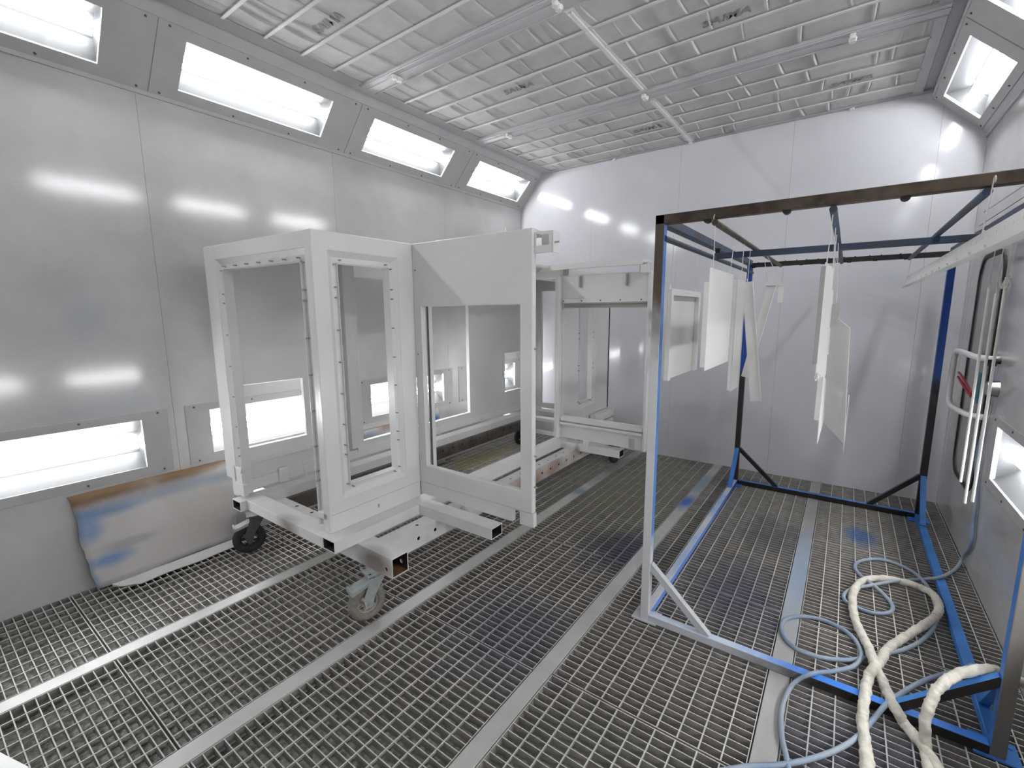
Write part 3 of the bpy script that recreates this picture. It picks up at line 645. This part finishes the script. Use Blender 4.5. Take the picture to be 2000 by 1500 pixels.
# ================================================================== HANGING PARTS
def hook(top, bot, label, rod_r=.0125, cat='hook'):
    """S-shaped wire from a rod down to the part"""
    t = Vector(top); b_ = Vector(bot); P = []
    r = rod_r+.0015
    for k in range(7):
        an = math.pi*(1.15-1.15*k/6); P.append(t+Vector((0, r*math.cos(an)+r, r*math.sin(an))))
    d = t+Vector((0, 2*r, 0))
    P += [d.lerp(b_+Vector((0, .008, .02)), q) for q in (.33, .66, 1)]
    for k in range(1, 7):
        an = -math.pi*k/6.0; P.append(b_+Vector((0, .008*math.cos(an), .006+.012*math.sin(an))))
    P.append(b_+Vector((0, -.014, .022)))
    MB().tube(P, .0017, 6).build('wire_hook', 'wire_white', label=label, cat=cat, group='wire hooks on the rack')
def hung(name, loc, label, cat='panel', group='white parts hung on the rack'):
    return empty(name, loc, label, cat, group)
# tray with raised rim on the outer rod
xt = -.672
t = hung('tray_panel', (xt, 2.36, 1.19), 'white tray-shaped panel with raised rim hung beside the front rack post')
MB().plate((xt, 0, 0), (0, 1, 0), VZ, (-1, 0, 0), (2.125, 2.625), (1.185, 1.605), (), .002).build('sheet', 'part_paint', t)
MB().plate((xt, 0, 0), (0, 1, 0), VZ, (1, 0, 0), (2.125, 2.625), (1.185, 1.605), [(2.155, 2.595, 1.10, 1.575)], .022).build('rim', 'part_paint', t, bevel=.003)
for y in (2.17, 2.60): MB().plate((xt, 0, 0), (0, 1, 0), VZ, (-1, 0, 0), (y-.008, y+.008), (1.60, 1.635), (), .002).build('hanging_tab', 'part_paint', t)
hook((xt, 2.155, 1.829), (xt, 2.17, 1.632), 'wire hook at the near corner of the rimmed tray panel')
hook((xt, 2.585, 1.829), (xt, 2.60, 1.632), 'wire hook at the far corner of the rimmed tray panel')
# flat panel on the second rod
xa = -.470
t = hung('flat_panel', (xa, 2.26, 1.25), 'wide plain white panel with folded edges, next behind the rimmed tray')
MB().plate((xa, 0, 0), (0, 1, 0), VZ, (-1, 0, 0), (2.02, 2.49), (1.255, 1.678), (), .002).build('sheet', 'part_paint', t)
MB().box(xa-.02, xa-.002, 2.02, 2.023, 1.27, 1.62).box(xa-.02, xa-.002, 2.487, 2.49, 1.27, 1.67).build('folded_edge', 'part_paint', t)
hook((xa, 2.03, 1.872), (xa, 2.06, 1.672), 'wire hook at the near corner of the wide plain panel')
hook((xa, 2.44, 1.872), (xa, 2.40, 1.672), 'wire hook at the far corner of the wide plain panel')
t = hung('narrow_panel', (xa, 2.7, 1.08), 'narrow upright white strip hung between the wide panel and the tilted strip')
MB().plate((xa, 0, 0), (0, 1, 0), VZ, (-1, 0, 0), (2.60, 2.80), (1.085, 1.665), (), .002).build('sheet', 'part_paint', t)
MB().box(xa-.018, xa-.001, 2.60, 2.603, 1.09, 1.66).build('folded_edge', 'part_paint', t)
hook((xa, 2.68, 1.872), (xa, 2.68, 1.66), 'wire hook holding the narrow upright strip')
def strip(a, b_, w, t, wid=None):
    """angle-section strip in an xz plane from a (top centre) to b (bottom centre)"""
    mb = MB().bar(a, b_, .002, w, up=(1, 0, 0)); d = (Vector(b_)-Vector(a)).normalized(); e = d.cross(Vector((0, 1, 0))).normalized()
    if e.x < 0: e = -e
    A = Vector(a)+e*w/2; B = Vector(b_)+e*w/2
    mb2 = MB().bar(A+Vector((0, -.012, 0)), B+Vector((0, -.012, 0)), .002, .024, up=(0, 1, 0))
    mb.build('sheet', 'part_paint', t); mb2.build('folded_edge', 'part_paint', t)
t = hung('tilted_strip', (-.39, 2.9, .99), 'long white angle strip hung tilted with its foot toward the right wall')
strip((-.474, 2.9, 1.663), (-.388, 2.9, .995), .056, t)
hook((xa, 2.87, 1.872), (-.474, 2.9, 1.658), 'wire hook holding the long tilted angle strip')
t = hung('crossing_strip', (-.53, 3.4, 1.06), 'white angle strip crossing behind the tilted strip, with a square tab')
strip((-.412, 3.4, 1.668), (-.530, 3.4, 1.065), .05, t)
MB().box(-.375, -.345, 3.392, 3.394, 1.557, 1.66).build('square_tab', 'part_paint', t)
MB().box(-.455, -.33, 3.385, 3.415, 1.664, 1.668).build('top_bar', 'part_paint', t)
hook((xa, 3.34, 1.872), (-.44, 3.4, 1.662), 'wire hook at the upper end of the crossing strip')
hook((xa, 3.44, 1.872), (-.36, 3.4, 1.662), 'wire hook beside the square tab of the crossing strip')
# edge-on parts on the middle rod
def quadplate(c4, th, name, mt, parent):
    """sheet through four points (near-top, near-bottom, far-bottom, far-top) with thickness"""
    a, b_, c, d = [Vector(p) for p in c4]; n = (d-a).cross(b_-a).normalized()*th
    vs = [a, b_, c, d, a+n, b_+n, c+n, d+n]
    return MB().add(vs, [(0, 1, 2, 3), (7, 6, 5, 4), (0, 4, 5, 1), (1, 5, 6, 2), (2, 6, 7, 3), (3, 7, 4, 0)]).build(name, mt, parent)
t = hung('channel_panel', (-.08, 2.2, 1.22), 'white channel panel hung edge-on from the middle rod, front of its bunch')
quadplate([(-.085, 2.10, 1.679), (-.083, 2.10, 1.235), (-.060, 2.45, 1.22), (-.069, 2.45, 1.682)], .002, 'sheet', 'part_paint', t)
MB().box(-.098, -.083, 2.095, 2.099, 1.30, 1.665).build('folded_edge', 'part_grey', t)  # grey puts the shading of this turned-away flange into its colour
quadplate([(-.062, 2.45, 1.53), (-.062, 2.45, 1.43), (-.036, 2.455, 1.43), (-.034, 2.455, 1.535)], .002, 'edge_tab', 'part_grey', t)
quadplate([(-.062, 2.45, 1.31), (-.062, 2.45, 1.205), (-.046, 2.455, 1.205), (-.043, 2.455, 1.31)], .002, 'edge_tab', 'part_grey', t)
MB().cyl((-.078, 2.13, 1.245), (-.078, 2.16, 1.245), .012, 8).box(-.081, -.075, 2.10, 2.14, 1.24, 1.26).build('latch', 'part_paint', t)
hook((-.076, 2.06, 1.872), (-.083, 2.14, 1.675), 'wire hook at the near corner of the edge-on channel panel')
hook((-.076, 2.40, 1.872), (-.071, 2.40, 1.675), 'wire hook at the far corner of the edge-on channel panel')
t = hung('blade_strip', (-.065, 2.6, .88), 'long narrow white blade hanging lowest under the middle rod')
quadplate([(-.078, 2.52, 1.60), (-.068, 2.52, .885), (-.057, 2.76, .95), (-.070, 2.76, 1.60)], .003, 'sheet', 'part_paint', t)
MB().box(-.090, -.070, 2.515, 2.519, 1.0, 1.6).build('folded_edge', 'part_paint', t)
hook((-.076, 2.62, 1.872), (-.074, 2.64, 1.593), 'wire hook holding the long narrow blade')
t = hung('angled_sheet', (-.04, 2.95, .82), 'broad white sheet hung askew behind the narrow blade')
quadplate([(.012, 2.70, 1.42), (.036, 2.70, .858), (-.104, 3.20, .902), (-.112, 3.20, 1.52)], .002, 'sheet', 'part_paint', t)
quadplate([(.036, 2.70, 1.1), (.036, 2.70, .815), (.034, 2.72, .86), (.034, 2.72, 1.1)], .002, 'folded_edge', 'part_paint', t)
hook((-.076, 2.94, 1.872), (-.053, 2.94, 1.46), 'wire hook at the middle of the askew sheet')
hook((-.076, 3.15, 1.872), (-.100, 3.16, 1.508), 'wire hook at the far end of the askew sheet')
# long perforated bar on the right rod
t = hung('perforated_bar', (.312, 3.0, 1.66), 'long white perforated angle bar slung along the right rack rod', 'bar')
ob = MB().plate((.302, 0, 0), (0, 1, 0), VZ, (1, 0, 0), (1.35, 4.24), (1.660, 1.728), (), .003).build('angle', 'part_paint', t)
MB().plate((.302, 0, 1.6585), (0, 1, 0), (1, 0, 0), (0, 0, 1), (1.35, 4.24), (-.028, .003), (), .003).build('flange', 'part_paint', t)
hb = MB()
for k in range(36): hb.cyl((.29, 1.40+.08*k, 1.708), (.32, 1.40+.08*k, 1.708), .005, 8)
cut(ob, hb)
for k in range(11): MB().cyl((.302, 1.9+.21*k, 1.680), (.297, 1.9+.21*k, 1.678), .006, 6).build('peg', 'part_paint', t)
hook((.312, 4.16, 1.872), (.304, 4.17, 1.712), 'wire hook at the far end of the perforated bar')
hook((.312, 1.96, 1.872), (.304, 1.98, 1.712), 'wire hook at the near end of the perforated bar')
# three slim rods at the right
for k, (px, py, ttl) in enumerate(((1876, 941, 1.60), (1884, 983, 1.57), (1899, 980, 1.63))):
    p = on(px, py, 0, .50)
    MB().cyl((.50, p.y, p.z), (.50, p.y, ttl), .0055, 8).build('slim_bar', 'part_paint', label='slim white bar hanging before the door window, %s' % ('farthest from the rack front', 'longest of three', 'nearest the front rack post')[k], cat='bar', group='slim bars hung at the right')
    hook((.505, p.y-.012, 1.829), (.50, p.y, ttl), 'wire hook above the slim bar, %s' % ('farthest from the rack front', 'middle of three', 'nearest the front rack post')[k])
zz = [(.50, 2.60+.035*k, 1.60+(.018 if k % 2 else -.012)) for k in range(6)]
MB().tube(smooth_path(zz, 3), .004, 6).build('zigzag_hook', 'wire_white', label='zigzag wire bar hung near the top of the door window', cat='hook', group='wire hooks on the rack')
hook((.505, 2.66, 1.829), (.50, 2.67, 1.612), 'wire hook holding the zigzag wire bar')
MB().tube([on(1922, 414, 0, .42), on(2010, 355, 0, .42)], .0025, 6).build('wire_rod', 'wire_white', label='thin straight wire sticking out above the right rack rod', cat='wire')

# ================================================================== DOOR in right wall
dr = MB().plate((XR+.012, 0, 0), (0, 1, 0), VZ, (-1, 0, 0), (3.566, 4.614), (.0, 2.074), [(3.76, 4.27, .46, 1.78)], .012).build('door_1', 'wall_paint_dusty', kind='structure', label='white flush door with a tall narrow rounded window')
def rrect(y0, y1, z0, z1, r, n=6):
    P = []
    for cy, cz, a0 in ((y1-r, z1-r, 0), (y0+r, z1-r, 90), (y0+r, z0+r, 180), (y1-r, z0+r, 270)):
        for k in range(n+1):
            a = math.radians(a0+90*k/n); P.append((cy+r*math.cos(a), cz+r*math.sin(a)))
    return P
o_, i_ = rrect(3.70, 4.33, .40, 1.845, .14), rrect(3.724, 4.306, .424, 1.821, .12); n = len(o_)
vs = [(XR-.010, y, z) for y, z in o_]+[(XR-.010, y, z) for y, z in i_]+[(XR+.004, y, z) for y, z in o_]+[(XR+.004, y, z) for y, z in i_]
fs = []
for k in range(n):
    j = (k+1) % n; fs += [(k, j, n+j, n+k), (2*n+k, 2*n+j, j, k), (n+k, n+j, 3*n+j, 3*n+k)]
MB().add(vs, [f[::-1] for f in fs]).build('window_gasket', 'gasket', dr)
MB().add([(XR-.002, y, z) for y, z in i_], [tuple(range(n))]).build('window_pane', 'window_glass', dr)
hp = smooth_path([(XR, 3.55, 1.235), (XR-.06, 3.60, 1.235), (XR-.075, 3.75, 1.235), (XR-.075, 4.16, 1.235), (XR-.075, 4.28, 1.21), (XR-.075, 4.31, 1.13), (XR-.075, 4.31, .97), (XR-.075, 4.28, .89), (XR-.075, 4.16, .87), (XR-.075, 3.85, .885), (XR-.06, 3.72, .89), (XR, 3.68, .89)], 5)
MB().tube(hp, .017, 10).build('push_bar', 'plastic_white', dr)
MB().cyl((XR, 3.50, 1.08), (XR-.045, 3.50, 1.08), .045, 16, .038).build('lock_knob', 'lock_steel', dr)
MB().cyl((XR, 3.53, 1.225), (XR-.02, 3.53, 1.225), .014, 10).box(XR-.05, XR-.015, 3.525, 3.535, 1.20, 1.235).build('key', 'key_black', dr)
MB().box(XR-.055, XR-.050, 3.60, 3.68, .98, 1.15).build('door_tag', 'tag_teal', label='small teal tag hanging beside the door push bar', cat='tag')
for k in range(2):
    MB().tube(smooth_path([(XR-.055, 4.22, 1.09-.03*k), (XR-.06, 4.08, 1.08-.035*k), (XR-.055, 3.90, 1.04-.03*k), (XR-.05, 3.80, 1.01-.02*k)], 4), .007, 6).build('ribbon', 'ribbon_red', label='%s of two red ribbons tied across the door push bar' % ('upper', 'lower')[k], cat='ribbon', group='red ribbons on the door')
# ================================================================== CARDBOARD
def sheet(name, pts_low, pts_high, th, mt, nseg, **kw):
    pass
t = empty('cardboard_sheet', (-3.2, .9, 0), 'large oversprayed cardboard sheet with torn blue-stained edge leaning on the left wall', 'cardboard')
n = 26; rr = random.Random(11); prof = [(0, 0), (.08, .09), (.3, .36), (.6, .72), (1, 1)]
vs = []; rows_ = 14
for j in range(rows_+1):
    f = j/rows_; z = .018+.53*f; x = -3.205-.078*f+.005*math.sin(math.pi*f)
    y_l = .535-.045*f+.004*math.sin(9*f+1)+rr.uniform(-.006, .006); y_r = 1.285+.05*f-(.03 if f < .3 else 0)
    for i in range(n+1):
        q = i/n; vs.append((x+.006*math.sin(7*q+2*f), y_l+(y_r-y_l)*q, z+rr.uniform(-.001, .001)))
fs = [(j*(n+1)+i, j*(n+1)+i+1, (j+1)*(n+1)+i+1, (j+1)*(n+1)+i) for j in range(rows_) for i in range(n)]
so = MB().add(vs, fs, 0, True).build('sheet', 'cardboard', t); sm_ = so.modifiers.new('thick', 'SOLIDIFY'); sm_.thickness = .005
vs = []
for i in range(n+1):
    q = i/n; y = .60+(1.262-.60)*q; wv = .085*(min(1, q*5))**.7 + .01*math.sin(17*q)
    if q > .15: wv = .088+.006*math.sin(13*q)
    vs += [(-3.202, y, .020), (-3.202+max(wv, .004), y, .006)]
fs = [(2*i, 2*i+1, 2*i+3, 2*i+2) for i in range(n)]
so = MB().add(vs, fs).build('bottom_flap', 'cardboard', t); sm_ = so.modifiers.new('thick', 'SOLIDIFY'); sm_.thickness = .005
t = empty('cardboard_sheet', (-3.2, 2.6, 0), 'long oversprayed cardboard sheet leaning on the left wall behind the cab', 'cardboard')
vs = []
for j in range(9):
    f = j/8
    for i in range(31):
        q = i/30; top = .50 if q < .86 else .555
        vs.append((-3.19-.085*f+.004*math.sin(9*q), 1.98+1.26*q, .012+top*f))
so = MB().add(vs, [(j*31+i, j*31+i+1, (j+1)*31+i+1, (j+1)*31+i) for j in range(8) for i in range(30)], 0, True).build('sheet', 'cardboard_far', t); sm_ = so.modifiers.new('thick', 'SOLIDIFY'); sm_.thickness = .005
# pale sheet just entering the view at the lower left
A = on(-60, 1440, 2, .004); B = on(57, 1500, 2, .004)
MB().add([A, B, B+Vector((.05, -.45, 0)), A+Vector((-.25, -.45, 0)), A+Vector((0, 0, .004)), B+Vector((0, 0, .004)), B+Vector((.05, -.45, .004)), A+Vector((-.25, -.45, .004))],
         [(3, 2, 1, 0), (4, 5, 6, 7), (0, 1, 5, 4), (1, 2, 6, 5), (2, 3, 7, 6), (3, 0, 4, 7)]).build('paper_sheet', 'plastic_white', label='pale paper sheet lying flat on the grating away from the cart', cat='paper')

# ================================================================== HOSES
def hose_path(px, r, lift=()):
    P = []
    for (x, y) in px:
        z = r+.0005
        for _ in range(4):
            p = on(x, y, 2, z); zz = r
            if X0 < p.x < X1: zz += .042*math.exp(-((p.y-(Y0+.02))/.055)**4)
            zz += .042*math.exp(-((p.x-(X1-.02))/.055)**4) if Y0 < p.y < Y1 else 0
            for (lx, ly, lr, lh) in lift: zz += lh*math.exp(-(((x-lx)/lr)**2+((y-ly)/lr)**2))
            z = zz
        P.append(on(x, y, 2, z))
    return P
wall_up = [(XR-.018, 3.56, 1.0), (XR-.016, 3.60, .80)]+[on(x, y, 0, XR-.016) for x, y in ((1908, 900), (1905, 985), (1901, 1020), (1897, 1061))]+[on(1887, 1088, 2, .06)]
b1 = [(1868, 1110), (1838, 1127), (1796, 1132), (1748, 1135), (1703, 1143), (1665, 1150), (1649, 1161), (1652, 1174), (1678, 1188), (1710, 1198), (1738, 1196), (1743, 1183), (1729, 1164), (1706, 1143), (1681, 1124), (1670, 1108), (1678, 1097), (1710, 1092), (1748, 1100), (1786, 1119), (1809, 1142), (1822, 1167), (1830, 1199), (1822, 1228), (1799, 1252), (1767, 1268), (1735, 1276), (1697, 1284), (1652, 1289), (1604, 1284), (1562, 1271), (1535, 1249), (1526, 1225), (1535, 1209), (1562, 1204), (1601, 1209), (1639, 1225), (1665, 1244), (1679, 1266), (1681, 1286), (1665, 1302), (1626, 1311), (1585, 1316), (1553, 1332), (1535, 1359), (1526, 1391), (1527, 1436), (1535, 1474), (1542, 1510), (1556, 1570)]
wall_up = [Vector((min(p[0], XR-.014), p[1], p[2])) for p in wall_up]
pts = smooth_path(wall_up+hose_path(b1, .0092, [(1706, 1143, 14, .018), (1681, 1286, 16, .018), (1740, 1134, 20, .02)]), 6)
MB().tube(pts, .0092, 8).build('air_hose', 'hose_blue', label='thin blue-grey air hose looping on the grating and rising along the right wall', cat='hose')
b2 = [(1380, 1512), (1460, 1497), (1524, 1494), (1588, 1481), (1639, 1462), (1678, 1436), (1706, 1404), (1732, 1375), (1767, 1350), (1806, 1329), (1840, 1318), (1872, 1310), (1900, 1300)]
MB().tube(smooth_path(hose_path(b2, .0092), 6), .0092, 8).build('air_hose', 'hose_blue', label='thin blue-grey hose passing under the wrapped hose to the front rack post', cat='hose')
def wrapped(px, label, r=.019, lift=(), z_over=None, fat_end=0):
    P = smooth_path(z_over or hose_path(px, r*.9, lift), 7); rr = random.Random(5)
    jit = [rr.uniform(-.06, .10) for _ in range(len(P))]
    P = smooth_path(P, 2); jit = [v for v in jit for _ in (0, 1)]
    L = [0]
    for i in range(1, len(P)): L.append(L[-1]+(P[i]-P[i-1]).length)
    def rad(i, an):
        k = 1.0
        if fat_end and L[i] < .22: k += fat_end*(1-L[i]/.22)
        sp = (L[i]/.055+an/(2*math.pi)) % 1.0
        return r*k*(.90+.17*sp*sp+jit[i]*.7+.05*math.sin(3*an+L[i]*60))
    MB().tube(P, r, 20, rad=rad).build('wrapped_hose', 'hose_wrap', label=label, cat='hose')
w1 = [(1700, 1560), (1694, 1497), (1689, 1446), (1684, 1404), (1689, 1362), (1694, 1330), (1706, 1305), (1719, 1292), (1732, 1270), (1758, 1250), (1793, 1228), (1822, 1209), (1834, 1190), (1825, 1164), (1799, 1148), (1764, 1137), (1726, 1130), (1687, 1134), (1668, 1154), (1665, 1180), (1671, 1212), (1684, 1241), (1697, 1266), (1706, 1292), (1716, 1314), (1732, 1350), (1748, 1382), (1767, 1414), (1793, 1446), (1815, 1474), (1835, 1505), (1870, 1560)]
wrapped(w1, 'cream tape-wrapped hose making a large loop on the grating', .0185, [(1708, 1300, 18, .032), (1697, 1280, 20, .02), (1830, 1195, 25, .016)], fat_end=.35)
over = [on(1818, 1520, 2, .017), on(1808, 1465, 1, 1.93), on(1807, 1414, 1, 1.945), on(1815, 1378, 1, 1.96), on(1834, 1343, 1, 2.0), on(1863, 1321, 1, 2.04), on(1902, 1309, 1, 2.08), on(1943, 1309, 1, 2.115), on(1985, 1328, 1, 2.10), on(2040, 1350, 1, 2.02)]
wrapped(None, 'short cream tape-wrapped hose bent over the blue rack brace', .017, z_over=over)
